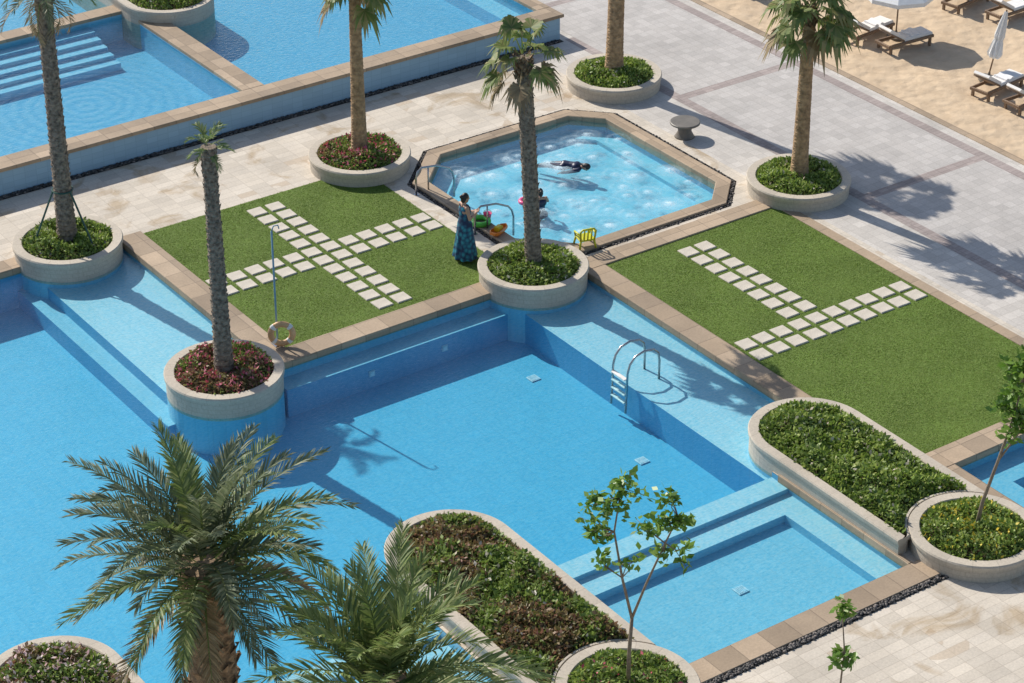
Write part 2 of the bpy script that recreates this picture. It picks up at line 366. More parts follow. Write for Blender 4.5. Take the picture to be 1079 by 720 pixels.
st('pool_water', cells(MAIN+KIDS, [], -.1), M['water'], 'clear rippled turquoise water of the main pool', 'water')
st('side_pool_basin', stepfield([(31, 36, 24, 28.7, -.8, D, LW), (31, 31.9, 24, 28.7, -.3, KD, LW), (31.9, 36, 27.9, 28.7, -.3, KD, LW)], -.01), pm, 'blue tiled basin of the small pool at the right', 'pool')
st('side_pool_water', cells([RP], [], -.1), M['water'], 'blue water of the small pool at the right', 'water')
um = [M['upper'], M['ledge'], M['kid'], M['wall'], M['lwall']]
UR = [(10, 27.7, 51.15, 57.7, -.1, D, LW), (10, 27.7, 51.15, 51.6, .3, KD, LW), (28.3, 37.0, 51.15, 70, -.1, D, LW), (10, 27.7, 58.2, 70, 0, D, LW), (28.3, 37, 51.15, 51.75, .3, KD, LW), (36.4, 37, 51.15, 70, .3, KD, LW)]
for k in range(5): UR.append((10, 26.6, 57.7-.36*(k+1), 57.7-.36*k, .5-.1*k, KD, D if k % 2 else KD))
st('upper_pool_basin', stepfield(UR, .66), um, 'blue tiled basins of the raised pool with submerged steps', 'pool')
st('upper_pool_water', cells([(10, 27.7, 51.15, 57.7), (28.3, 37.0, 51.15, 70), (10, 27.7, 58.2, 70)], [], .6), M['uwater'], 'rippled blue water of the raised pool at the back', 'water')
uw = MB().box(10, 37.3, 50.6, 50.95, 0, .66).box(37.0, 37.3, 50.95, 70, 0, .66)
st('upper_pool_wall', uw, M['facew'], 'blue tiled retaining wall of the raised pool', 'wall')
uc = MB().box(10, 37.38, 50.52, 51.17, .661, .75, .012).box(36.95, 37.38, 51.17, 70, .661, .75, .012).box(27.68, 28.32, 51.17, 70, .661, .75, .012).box(10, 27.68, 57.68, 58.22, .661, .75, .012)
uc.box(27.72, 28.28, 51.17, 70, -.4, .661).box(10, 27.68, 57.72, 58.18, -.4, .661)
st('upper_pool_coping', uc, M['coping'], 'brown stone coping on top of the raised pool walls', 'coping')
cp = MB()
for r in [(22.5, 28.0, 39.78, 40.35), (21.88, 22.5, 39.78, 47.0), (6, 21.88, 46.98, 47.5), (29.83, 30.4, 31.0, 39.4), (29.83, 35.9, 39.4, 39.92),
          (30.4, 36.0, 28.68, 29.3), (22.28, 28.4, 26.1, 26.67), (14.4, 19.7, 26.1, 26.67), (30.5, 31.02, 24, 28.68), (27.88, 28.0, 26.67, 30.4)]:
    cp.box(r[0], r[1], r[2], r[3], -.13, .04, .012)
cp.box(35.5, 35.78, 29.3, 39.4, -.1, .03, .01)
st('pool_coping', cp, M['coping'], 'brown stone coping bordering main pool and lawns', 'coping')
# spa
def octp(i, z):
    a0, a1, b0, b1 = SPA[0]+i, SPA[1]-i, SPA[2]+i, SPA[3]-i; cw = 1.4-.586*i; ce = 1.0-.586*i
    return [(a0+cw, b0, z), (a1-ce, b0, z), (a1, b0+ce, z), (a1, b1-ce, z), (a1-ce, b1, z), (a0+cw, b1, z), (a0, b1-cw, z), (a0, b0+cw, z)]
def inoct(a, b, i):
    a0, a1, b0, b1 = SPA[0]+i, SPA[1]-i, SPA[2]+i, SPA[3]-i; cw = 1.4-.586*i; ce = 1.0-.586*i
    return (a > a0) & (a < a1) & (b > b0) & (b < b1) & ((a-a0)+(b-b0) > cw) & ((a-a0)+(b1-b) > cw) & ((a1-a)+(b-b0) > ce) & ((a1-a)+(b1-b) > ce)
o8 = octp(0, 0); cor = MB()
for (x, y), i, j in (((28.9, 40.0), 0, 7), ((35.7, 40.0), 1, 2), ((35.7, 46.9), 3, 4), ((28.9, 46.9), 5, 6)):
    cor.add([(x, y, 0), o8[i], o8[j]], [(0, 1, 2)])
cor.loft([octp(0, 0), octp(.06, 0)])
st('deck_corner', cor, M['deck'], 'beige deck margin and corners around the spa pool', 'deck')
sc = MB().loft([octp(.18, -.1), octp(.18, .035), octp(.195, .05), octp(.53, .05), octp(.55, .035), octp(.55, -.2)])
st('spa_coping', sc, M['coping'], 'brown stone coping around the octagonal spa pool', 'coping')
sb = MB().loft([octp(.52, -.2), octp(.52, -.36)], mi=1).loft([octp(.52, -.36), octp(1.0, -.36)], mi=0).loft([octp(1.0, -.36), octp(1.0, -.46)], mi=0)
sb.add(octp(1.0, -.46), [tuple(range(8))], 0)
st('spa_basin', sb, [M['spat'], M['lwall']], 'light blue tiled basin of the spa pool', 'pool')
jets = [(30.2+.72*i+rng.uniform(-.28, .28), 41.1+.72*j+rng.uniform(-.28, .28)) for i in range(7) for j in range(7)]
xs = np.arange(29.0, 35.7, .035); ys = np.arange(40.1, 46.9, .035); X, Y = np.meshgrid(xs, ys, indexing='ij')
h = np.zeros_like(X); fo = np.zeros_like(X)
for k in range(18):
    f = rng.uniform(3, 14); t = rng.uniform(0, 6.28); h += .006/(1+f*.12)*np.sin(f*(X*math.cos(t)+Y*math.sin(t))+rng.uniform(0, 6.28))
for (ja, jb) in jets:
    d = np.hypot(X-ja, Y-jb); s = rng.uniform(.1, .19); h += .022*np.exp(-(d/s)**2)+.006*np.cos(d*22)*np.exp(-(d/.5)**2); fo += rng.uniform(.45, .95)*np.exp(-(d/s)**2)+.14*np.exp(-((d-.3)/.06)**2)
fo = np.clip(fo+.05, 0, .95)
nx, ny = X.shape; idx = np.arange(nx*ny).reshape(nx, ny)
Fc = np.stack([idx[:-1, :-1], idx[1:, :-1], idx[1:, 1:], idx[:-1, 1:]], -1).reshape(-1, 4)
cx = (X[:-1, :-1]+.017).ravel(); cy = (Y[:-1, :-1]+.017).ravel(); Fc = Fc[inoct(cx, cy, .49)]
me = npmesh('spa_water', np.stack([X, Y, h-.07], -1).reshape(-1, 3), Fc)
at = me.attributes.new('foam', 'FLOAT', 'POINT'); at.data.foreach_set('value', fo.ravel().astype(np.float32))
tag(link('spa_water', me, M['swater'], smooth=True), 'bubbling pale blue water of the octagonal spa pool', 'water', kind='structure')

ico = bmesh.new(); bmesh.ops.create_icosphere(ico, subdivisions=1, radius=1); icv = np.array([v.co[:] for v in ico.verts]); icf = np.array([[v.index for v in f.verts] for f in ico.faces]); ico.free()
def pebbles(P, name, label):
    n = len(P); s = rng.uniform(.018, .04, (n, 1, 1)); sc = np.stack([rng.uniform(.8, 1.4, n), rng.uniform(.7, 1.1, n), rng.uniform(.45, .7, n)], -1)[:, None, :]
    th = rng.uniform(0, 6.28, n); V = icv[None]*s*sc; c, s2 = np.cos(th)[:, None], np.sin(th)[:, None]
    V = np.stack([V[..., 0]*c-V[..., 1]*s2, V[..., 0]*s2+V[..., 1]*c, V[..., 2]], -1)+P[:, None, :]
    Fc = (icf[None]+(np.arange(n)*len(icv))[:, None, None]).reshape(-1, 3)
    tag(link(name, npmesh(name, V.reshape(-1, 3), Fc), M['pebble'], smooth=True), label, 'pebbles', kind='stuff')
bed = MB().loft([octp(.06, -.02), octp(.18, -.02)]).loft([octp(.06, 0), octp(.06, -.02)])
bed.add([(10, 50.4, .004), (37.3, 50.4, .004), (37.3, 50.6, .004), (10, 50.6, .004)], [(0, 1, 2, 3)])
bed.add([(21.5, 25.94, .004), (28.4, 25.94, .004), (28.4, 26.1, .004), (21.5, 26.1, .004)], [(0, 1, 2, 3)])
st('pebble_bed', bed, M['pbed'], 'dark bedding under the pebble strips', 'ground')
A = rng.uniform(28.9, 35.7, 60000); B = rng.uniform(40, 46.9, 60000); k = inoct(A, B, .07) & ~inoct(A, B, .165)
A, B = A[k][:1500], B[k][:1500]; pebbles(np.stack([A, B, rng.uniform(-.02, .005, len(A))], -1), 'pebble_strip', 'dark pebbles in the drainage strip around the spa pool')
n = 3200; pebbles(np.stack([rng.uniform(16, 37.2, n), rng.uniform(50.42, 50.58, n), rng.uniform(.01, .03, n)], -1), 'pebble_strip', 'dark pebbles at the foot of the raised pool wall')
n = 900; pebbles(np.stack([rng.uniform(21.6, 28.35, n), rng.uniform(25.96, 26.08, n), rng.uniform(.01, .03, n)], -1), 'pebble_strip', 'dark pebbles beside the shallow square pool coping')

# lawns and stepping stones
lw = MB()
for r in (LAWN1, LAWN2): lw.add([(r[0], r[2], .006), (r[1], r[2], .006), (r[1], r[3], .006), (r[0], r[3], .006)], [(0, 1, 2, 3)])
st('lawn', lw, M['lawnsoil'], 'earth under the two clipped lawns', 'lawn')
stones = []
for i in range(12):
    a = 22.75+.5*i
    for s, nm in ((-.25, 'nearer'), (.25, 'farther')): stones.append((a, 43.55+s, 'square stepping stone, %s row of the left lawn path running towards the spa' % nm, 'left lawn cross path, %s row' % nm))
for i in range(12):
    b_ = 40.8+.5*i
    if abs(b_-43.55) < .6: continue
    for s, nm in ((-.25, 'left'), (.25, 'right')): stones.append((25.5+s, b_, 'square stepping stone, %s row of the left lawn path ending at the main pool' % nm, 'left lawn long path, %s row' % nm))
for i in range(10):
    a = 30.7+.5*i
    for s, nm in ((-.25, 'nearer'), (.25, 'farther')): stones.append((a, 34.5+s, 'square stepping stone, %s row of the path crossing the right lawn' % nm, 'right lawn cross path, %s row' % nm))
for i in range(8):
    b_ = 35.3+.5*i
    for s, nm in ((-.25, 'left'), (.25, 'right')): stones.append((32.6+s, b_, 'square stepping stone, %s row of the right lawn path leading to the spa' % nm, 'right lawn spa path, %s row' % nm))
sm = MB().box(-.19, .19, -.19, .19, -.04, .04, .014).mesh('stepping_stone'); sm.materials.append(M['step'])
for a, b_, l, g_ in stones:
    o = bpy.data.objects.new('stepping_stone', sm); C.objects.link(o); o.location = W(a+random.uniform(-.012, .012), b_+random.uniform(-.012, .012), 0); o.rotation_euler.z = TH+random.uniform(-.03, .03)
    tag(o, l, 'stepping stone', g_)
def grass(r, n, name, label):
    A = rng.uniform(r[0], r[1], n); B = rng.uniform(r[2], r[3], n); keep = np.ones(n, bool)
    for a, b_, _, _ in stones:
        keep &= ~((abs(A-a) < .185) & (abs(B-b_) < .185))
    A, B = A[keep], B[keep]; n = len(A); th = rng.uniform(0, 6.28, n); w = rng.uniform(.008, .014, n); hh = rng.uniform(.010, .022, n)
    hh *= .95+.12*np.sin(A*2.1+1.3*np.sin(B*1.7))*np.sin(B*2.6)
    l = rng.uniform(-.045, .045, (n, 2)); dx, dy = np.cos(th)*w, np.sin(th)*w
    V = np.stack([np.stack([A-dx, B-dy, np.full(n, .006)], -1), np.stack([A+dx, B+dy, np.full(n, .006)], -1), np.stack([A+l[:, 0], B+l[:, 1], hh], -1)], 1)
    tag(link(name, npmesh(name, V.reshape(-1, 3), np.arange(3*n).reshape(-1, 3)), M['grass']), label, 'grass', kind='stuff')
grass(LAWN1, 120000, 'grass', 'short green grass of the left lawn with crossing stone paths')
grass(LAWN2, 155000, 'grass', 'short green grass of the right lawn by the walkway')

# ------------------------------------------------------------------ planters and ground cover
PH = .38
def circ(n=56): return lambda r: [(r*math.cos(2*PI*i/n), r*math.sin(2*PI*i/n)) for i in range(n)]
def notched(cx, cy, R, n=28):
    # round far end about the origin, straight sides, near end hollowed round a circular neighbour at (cx, cy)
    def f(r):
        p = [(r*math.cos(PI*i/n), r*math.sin(PI*i/n)) for i in range(n+1)]
        rho = 1.272+(R-r)*.22; yy = lambda x: cy+max(.55, math.sqrt(max(0.0, rho*rho-(x-cx)**2)))
        yl, yr = yy(-r), yy(r)
        p += [(-r, yl*k/8) for k in range(1, 8)]
        p += [(-r+2*r*k/24, yy(-r+2*r*k/24)) for k in range(25)]
        return p+[(r, yr*(1-k/8)) for k in range(1, 8)]
    return f
def leaves(P, L, wr, up=.6):
    n = len(P); u = rng.normal(0, 1, (n, 3)); u[:, 2] = u[:, 2]*.5+up; u /= np.linalg.norm(u, axis=1)[:, None]
    t = rng.normal(0, 1, (n, 3)); v = np.cross(u, t); v /= np.linalg.norm(v, axis=1)[:, None]
    L = L*rng.uniform(.6, 1.3, (n, 1)); w = L*wr
    return np.stack([P, P+u*L*.5+v*w*.5, P+u*L, P+u*L*.5-v*w*.5], 1).reshape(-1, 3), np.arange(4*n).reshape(-1, 4)
def cover(label, a, b, H, R, n, hh, mats, fl, leaf=.085, notch=None, patch=.62):
    if notch is None:
        rr = R*np.sqrt(rng.uniform(0, 1, n)); t = rng.uniform(0, 6.28, n); x, y = rr*np.cos(t), rr*np.sin(t); e = 1-(rr/R)
    else:
        cx, cy = notch; x = rng.uniform(-R, R, n); y = rng.uniform(cy, R, n)
        yb = cy+np.maximum(.7, np.sqrt(np.maximum(0, 1.34**2-(x-cx)**2))); dd = np.where(y > 0, np.hypot(x, y), abs(x))
        k = (dd < R) & (y > yb); x, y, dd, yb = x[k], y[k], dd[k], yb[k]; e = np.minimum(1-dd/R, (y-yb)/R)
    ph = rng.uniform(0, 6.28, 8); n = len(x)
    nz = .5+.25*np.sin(3.1*x+ph[0])*np.sin(2.6*y+ph[1])+.25*np.sin(6.3*x+ph[2]+2*np.sin(2*y))*np.sin(5.4*y+ph[3])
    n2 = .5+.28*np.sin(2.3*x+ph[4]+np.sin(1.7*y))*np.sin(1.9*y+ph[5])+.22*np.sin(5.1*x+ph[6])*np.sin(4.3*y+ph[7])+rng.normal(0, .1, n)
    ztop = hh*np.clip(e*4, .15, 1)**.6*(.2+1.05*nz)
    z = H-.1+ztop*rng.uniform(0, 1, n)**.4; P = np.stack([x, y, z], -1)
    nf = int(n*fl); V, Fc = leaves(P, leaf, .55); mi = (n2 > patch).astype(int); mi[:nf] = 2
    if nf: V.reshape(n, 4, 3)[:nf, :, 2] += (H-.1+ztop[:nf]-z[:nf])[:, None]
    o = link('ground_cover', npmesh('ground_cover', V, Fc, mi), mats); o.location = W(a, b, 0)
    return tag(o, label, 'plants', kind='stuff')
def planter(name, label, a, b, zb=-.01, notch=None, R=1.26, H=PH):
    t = thing(name, label, 'planter', W(a, b, 0), TH)
    lf = circ() if notch is None else notched(notch[0], notch[1], R)
    def sweep(prof): return [[(x, y, z) for x, y in lf(r)] for r, z in prof]
    z1 = -.16 if zb < -.2 else zb
    MB().loft(sweep([(R-.03, z1), (R-.03, H-.1)])).build('planter_wall', M['pwall'] if notch is None else M['pwall2'], t)
    if zb < -.2: MB().loft(sweep([(R-.035, zb), (R-.035, -.16), (R-.03, -.16)])).build('submerged_base', M['lwall'], t)
    MB().loft(sweep([(R-.03, H-.1), (R, H-.1), (R+.005, H-.03), (R-.015, H), (R-.21, H), (R-.23, H-.02), (R-.23, H-.2)])).build('rim', M['prim'] if notch is None else M['prim2'], t)
    MB().loft(sweep([(R-.22, H-.11), (R-.5, H-.07)]), False, True).build('soil', M['soil'], t)
    return t
G, LG_, RD, PK, YL, CR, PA = M['cgreen'], M['clight'], M['cred'], M['pink'], M['yellow'], M['cream'], M['pale']
PL = [(28.6, 47.05, -.01, 'round stone planter with pink flowers between left lawn and raised pool', 'green ground cover with pink flowers under the palm behind the left lawn', [G, RD, PK], .10, .7),
      (36.65, 47.3, -.01, 'round stone planter nearest the beach at the top centre', 'bright green ground cover under the thick trunk at the top centre', [LG_, G, CR], .01, .6),
      (36.55, 39.8, -.01, 'round stone planter at the beach side corner of the right lawn', 'bright green ground cover under the palm beside the right lawn', [LG_, G, CR], .01, .6),
      (28.7, 39.85, -1.05, 'round stone planter at the pool corner between the two lawns', 'bright green ground cover under the palm next to the woman', [LG_, G, CR], .02, .6),
      (20.7, 39.8, -1.05, 'round stone planter standing in the pool beside the lifebuoy', 'green and red ground cover with pink flowers under the short crowned palm', [G, RD, PK], .10, .42),
      (20.65, 47.0, -1.05, 'round stone planter with a braced palm at the left edge', 'loose green ground cover under the braced palm', [G, LG_, CR], .01, .6),
      (29.35, 26.45, -.01, 'round stone planter with a young tree at the right edge', 'green ground cover dotted yellow under the young tree at the right', [LG_, G, YL], .03, .65),
      (21.1, 26.45, -.01, 'round stone planter with a young tree at the bottom centre', 'green ground cover with a few pink flowers at the bottom centre', [G, LG_, PK], .02, .5)]
for a, b_, zb, l, cl, mats, fl, pt in PL:
    planter('round_planter', l, a, b_, zb); cover(cl, a, b_, PH, 1.02, 5200, .32, mats, fl, .09, None, pt)
for a, b_, nc, l, cl, mats, n, fl in [(20.95, 31.65, (.15, -5.2), 'long round ended planter of reddish shrubs at the bottom centre', 'patchy mixed green and brownish shrubs in the bottom centre planter', [G, RD, CR], 22000, .01),
                           (29.15, 30.9, (.2, -4.45), 'long round ended planter of green shrubs between pool and right lawn', 'patchy green shrubs in the planter between pool and right lawn', [G, LG_, CR], 19000, .01),
                           (13.1, 32.3, (0, -5.9), 'long round ended planter cut off at the bottom left corner', 'green shrubs with pale pink flowers in the bottom left planter', [G, RD, PA], 16000, .12)]:
    planter('long_planter', l, a, b_, -1.05, nc); cover(cl, a, b_, PH, 1.02, n, .34, mats, fl, .1, nc, .5)
t = planter('long_planter', 'white rimmed round ended planter between the raised pool basins', 28.85, 57.3, -.15, (0, -7.0), 1.28, 1.05)
t.rotation_euler.z = TH+PI
o = cover('dark green clipped shrubs in the planter of the raised pool', 28.85, 57.3, 1.05, 1.04, 15000, .4, [G, LG_, CR], .005, .1, (0, -7.0), .75)
o.rotation_euler.z = TH+PI

# ------------------------------------------------------------------ palms
def frond(mb, root, az, el, L, droop, ll, n, lw, rw=.022, mi=0, rmi=0):
    p = Vector(root); h = Vector((math.cos(az), math.sin(az), 0)); seg = 12; pts = []; ds = []
    sway = random.uniform(-.25, .25)
    for i in range(seg+1):
        t = i/seg; an = el-droop*t**1.4; hh = (h+h.cross(Z)*sway*t).normalized(); d = hh*math.cos(an)+Z*math.sin(an)
        pts.append(p.copy()); ds.append(d); p = p+d*(L/seg)
    s = h.cross(Z)
    vs = []; fs = []
    for i in range(seg+1):
        w = rw*(1-.85*i/seg); vs += [pts[i]-s*w, pts[i]+Z*w*.7, pts[i]+s*w]
    for i in range(seg): fs += [(3*i, 3*i+1, 3*i+4, 3*i+3), (3*i+1, 3*i+2, 3*i+5, 3*i+4)]
    mb.add(vs, fs, rmi)
    for k in range(n):
        t = .1+.9*k/(n-1); q = min(t*seg, seg-.001); i = int(q); fr = q-i
        pt = pts[i].lerp(pts[i+1], fr); d = ds[i]; sd = d.cross(Z)
        sd = sd.normalized() if sd.length > 1e-3 else s; up = sd.cross(d)
        for sg in (-1, 1):
            l = ll*max(.3, math.sin(PI*(.14+.72*t)))**.8*random.uniform(.75, 1.15)
            dl = (sd*sg*(.9-.45*t)+d*(.5+.55*t)+up*random.uniform(.1, .5)).normalized()
            mid = pt+dl*l*.5-Z*l*.02; tip = pt+dl*l-Z*l*random.uniform(.05, .26); wv = d*lw*.5
            wv = (wv+up*lw*random.uniform(-.3, .3))
            mb.add([pt-wv*.6, pt+wv*.6, mid+wv, mid-wv, tip], [(0, 1, 2, 3), (3, 2, 4)], mi)
def fanleaf(mb, root, az, el, pl, r, nseg, mi=0):
    h = Vector((math.cos(az), math.sin(az), 0)); d = h*math.cos(el)+Z*math.sin(el); s = h.cross(Z)
    hub = Vector(root)+d*pl-Z*pl*.12; pv = s*.012
    mb.add([Vector(root)-pv*1.6, Vector(root)+pv*1.6, hub+pv, hub-pv], [(0, 1, 2, 3)], mi)
    d2 = (d-Z*random.uniform(.3, .7)).normalized(); up = s.cross(d2)
    for k in range(nseg):
        a = math.radians(-125+250*k/(nseg-1)); rr = r*(.75+.25*math.cos(a*.8))*random.uniform(.75, 1.15)
        dl = (d2*math.cos(a)+s*math.sin(a)+up*(.12+.2*abs(math.sin(a)))).normalized(); sd = dl.cross(up).normalized()
        w = rr*.085; mid = hub+dl*rr*.55-Z*rr*.04; tip = hub+dl*rr*random.uniform(.8, .95)-Z*rr*random.uniform(.25, .7)
        mb.add([hub-sd*w*.25, hub+sd*w*.25, mid+sd*w, mid-sd*w, tip], [(0, 1, 2, 3), (3, 2, 4)], mi)
def trunk(h0, h1, r0, r1, lean=(0, 0), sp=.12, amp=.05, k=0, flare=.25, bulge=0, n=24):
    L = []; N = int((h1-h0)/(sp/4))
    for i in range(N+1):
        t = i/N; z = h0+(h1-h0)*t; r = r0+(r1-r0)*t+flare*r0*math.exp(-t*14)+bulge*math.exp(-((t-.97)/.09)**2)
        c = (lean[0]*t**1.3, lean[1]*t**1.3)
        lp = []
        for j in range(n):
            u = 2*PI*j/n; s = (z/sp+k*j/n) % 1.0
            if k: s2 = (z/sp-k*j/n) % 1.0; m = 1+amp*(1-s)*.6+amp*(1-s2)*.6
            else: m = 1+amp*(1-s)
            m *= 1+random.uniform(-.03, .03)
            lp.append((c[0]+r*m*math.cos(u), c[1]+r*m*math.sin(u), z))
        L.append(lp)
    return MB().loft(L, True, True)
def stubs(mb, top_at, zs, r_at, sz, mi):
    for i, z in enumerate(zs):
        az = i*2.39996+random.uniform(-.15, .15); d = Vector((math.cos(az), math.sin(az), 0)); s = d.cross(Z)
        c = top_at(z); p = Vector((c[0], c[1], z))+d*r_at(z)*.88; q = p+d*sz*.75+Z*sz; w = sz*.5
        mb.add([p-s*w, p+s*w, p+d*.03-Z*sz*.5, q-s*w*.5, q+s*w*.5, q-d*sz*.3+Z*.02], [(0, 2, 4, 3), (2, 1, 4), (0, 1, 4, 3), (3, 4, 5)], mi)
def leanat(lean, hh): return lambda z: (lean[0]*max(0, z/hh)**1.3, lean[1]*max(0, z/hh)**1.3)
PZ = PH-.08
def fan_palm(label, a, b, h, r0, r1, lean, nl, pl, fr, tmat='trunkb', rough=0, deadq=.9, lmat='fan'):
    t = thing('fan_palm', label, 'palm tree', W(a, b, PZ)); hh = h-PZ
    tb = trunk(-.05, hh, r0, r1, lean, .09, .05)
    stubs(tb, lambda z: lean, [hh-.012*i for i in range(42)], lambda z: r1, .13, 1)
    if rough: stubs(tb, leanat(lean, hh), [(hh-.08)*(1-i/rough) for i in range(rough)], lambda z: r0+(r1-r0)*z/hh, .07, 0)
    tb.build('trunk', [M[tmat], M['trunkf']], t, False)
    mb = MB(); top = Vector((lean[0], lean[1], hh))
    for i in range(nl):
        q = i/nl; az = i*2.39996+random.uniform(-.35, .35); el = math.radians(80-125*q**.8+random.uniform(-14, 14))
        fanleaf(mb, top+Vector((math.cos(az)*.08, math.sin(az)*.08, .18-.4*q)), az, el, pl*random.uniform(.65, 1.3), fr*random.uniform(.75, 1.15), 20, 1 if q > deadq else 0)
    mb.build('crown', [M[lmat], M['dead']], t)
    return t
fan_palm('slim brown trunked fan palm in the pink flowered planter', 28.6, 47.05, 5.0, .19, .125, (0.0, 0), 26, .5, .58)
fan_palm('tall thick trunked palm at the top centre with crown out of view', 36.65, 47.3, 7.2, .22, .17, (.1, .05), 34, .7, .8)
fan_palm('brown trunked fan palm standing beside the right lawn', 36.55, 39.8, 4.75, .2, .135, (.02, 0), 32, .6, .66)
fan_palm('leaning grey trunked palm with a ragged crown in front of the spa', 28.7, 39.85, 5.4, .175, .165, (-.24, .05), 18, .55, .52, 'trunkg', 150, .72)
def date_palm(label, pos, h, r0, r1, lean, specs, tmat, lmat, k=0, sp=.11, amp=.08, bulge=0, dead=.15, lw=.03, z0=PZ, nleaf=26, boots=0, bsz=.2, full=False):
    t = thing('date_palm', label, 'palm tree', Vector((pos.x, pos.y, z0))); hh = h-z0
    tb = trunk(-.05, hh, r0, r1, lean, sp, amp, k, .2, bulge)
    zs = [(hh-.08)*(1-i/boots) for i in range(boots)] if full else [hh-.1-i*.045 for i in range(boots)]
    stubs(tb, leanat(lean, hh), zs, lambda z: r0+(r1-r0)*z/hh+bulge*math.exp(-((z/hh-.97)/.09)**2), bsz, 0 if full else 1)
    tb.build('trunk', [tmat, M['trunkf']], t, False)
    mb = MB(); top = Vector((lean[0], lean[1], hh)); n, L, e0, e1, dr, ll = specs
    for i in range(n):
        q = i/n; az = i*2.39996+random.uniform(-.25, .25); el = math.radians(e0+(e1-e0)*q**.9+random.uniform(-9, 9))
        dd = 1 if q > 1-dead else (2 if random.random() < .3 else 0)
        frond(mb, top+Vector((math.cos(az)*r1*.5, math.sin(az)*r1*.5, .25-.5*q)), az, el, L*random.uniform(.75, 1.08)*(1 if q > .2 else .75+q), dr*random.uniform(.7, 1.3), ll*random.uniform(.85, 1.1), nleaf, lw, .012+.006*L, dd, 2)
    mb.build('crown', [lmat, M['dead'], M['date2']], t)
    return t
date_palm('straight grey palm with a very small tuft of a crown', W(20.7, 39.8), 5.5, .175, .125, (-.02, .02), (13, .45, 75, -30, 1.2, .2), M['trunkg'], M['date2'], 0, .12, .16, .02, .2, .035, nleaf=13, boots=170, bsz=.075, full=True)
date_palm('straight grey braced palm at the left edge with drooping leaves', W(20.65, 47.0), 6.5, .2, .15, (0, 0), (20, 1.15, 75, -72, 1.3, .3), M['trunkg'], M['date'], 0, .13, .14, .04, .45, .032, boots=180, bsz=.08, full=True)
date_palm('large full crowned date palm in the left foreground', Vector((-4.5, 29.6, 0)), 5.9, .33, .33, (0, 0), (58, 2.2, 86, -18, 1.0, .4), M['trunkf'], M['date'], 5, .16, .14, .04, .08, .044, 0, nleaf=46, boots=110, bsz=.22)
date_palm('bushy green palm crown rising from below the bottom edge', Vector((-1.75, 27.2, 0)), 5.5, .28, .28, (0, 0), (48, 2.2, 86, -12, .95, .42), M['trunkf'], M['date2'], 5, .16, .14, .04, .05, .046, 0, nleaf=46, boots=30)
br = thing('palm_brace', 'dark pipe tripod bracing the left palm trunk', 'brace', W(20.65, 47.0, PZ), TH)
for k in range(3):
    an = k*2*PI/3+.9; MB().tube([(math.cos(an)*.23, math.sin(an)*.23, 1.35), (math.cos(an)*.85, math.sin(an)*.85, 0)], .024, 6).build('leg', M['braceg'], br)
MB().torus((0, 0, 1.35), .235, .02, 20, 6).build('collar', M['braceg'], br)

# young trees
def young_tree(label, pos, segs, clusters, leaf=.14):
    t = thing('young_tree', label, 'tree', pos)
    mb = MB()
    for pts, r0, r1 in segs:
        k = len(pts); mb.tube(pts, [r0+(r1-r0)*i/(k-1) for i in range(k)], 7)
    tips = []
    for c, s, n in clusters:
        c = Vector(c); near = min((Vector(p) for pts, _, _ in segs for p in pts), key=lambda p: (p-c).length)
        for _ in range(max(2, n//16)):
            d = Vector((random.gauss(0, s*.7), random.gauss(0, s*.7), random.gauss(.05, s*.6))); mid = near.lerp(c, .5)+Vector((random.gauss(0, .04), random.gauss(0, .04), .03))
            mb.tube([near, mid, c+d], [.012, .008, .004], 5); tips.append((mid, c+d, n//max(2, n//16)))
    mb.build('trunk', M['bark'], t, True)
    P = []
    for m0, e, n in tips:
        for _ in range(n):
            p = m0.lerp(e, random.uniform(.35, 1.05)); P.append(p+Vector((random.gauss(0, .06), random.gauss(0, .06), random.gauss(0, .05))))
    V, Fc = leaves(np.array([p[:] for p in P]), leaf, .55, .1)
    link('crown', npmesh('crown', V, Fc), M['tleaf'], t)
    return t
young_tree('sparse young tree with two thin stems at the bottom centre', W(21.1, 26.45, PZ),
    [([(0, 0, -.05), (.0, .0, .8), (.03, 0, 1.5)], .042, .032), ([(.03, 0, 1.5), (-.15, .05, 2.3), (-.3, .1, 3.2), (-.22, .1, 3.9)], .028, .012), ([(.03, 0, 1.5), (.25, 0, 2.2), (.55, .05, 3.0), (.75, .1, 3.5)], .026, .012)],
    [((-.75, .1, 3.35), .2, 66), ((-.5, .2, 3.0), .2, 50), ((-.3, 0, 3.7), .22, 90), ((-.15, .1, 4.15), .18, 76), ((-.7, 0, 3.75), .16, 46), ((-.75, .2, 2.6), .16, 36), ((.2, .1, 3.25), .18, 60), ((.55, 0, 3.3), .2, 66), ((.85, .1, 3.3), .2, 70), ((.6, .2, 3.75), .18, 60), ((.95, 0, 2.75), .16, 46), ((.5, 0, 2.65), .16, 42), ((.05, 0, 2.7), .16, 30)], .16)
young_tree('leafy young tree leaning at the right edge', W(29.35, 26.45, PZ),
    [([(0, 0, -.05), (.08, 0, .7), (.28, .0, 1.6), (.5, .05, 2.6), (.6, .1, 3.4)], .045, .014), ([(.28, 0, 1.6), (.6, 0, 2.2), (.95, .1, 2.7)], .022, .01)],
    [((.5, 0, 2.5), .22, 90), ((.25, .1, 2.75), .2, 80), ((.65, .1, 3.1), .26, 120), ((.95, 0, 2.7), .24, 110), ((.4, 0, 3.4), .22, 90), ((.85, .2, 3.4), .22, 90), ((.3, .1, 2.15), .14, 30), ((1.1, 0, 2.2), .2, 50), ((.6, .0, 3.75), .2, 70), ((.75, 0, 2.35), .2, 60)], .18)
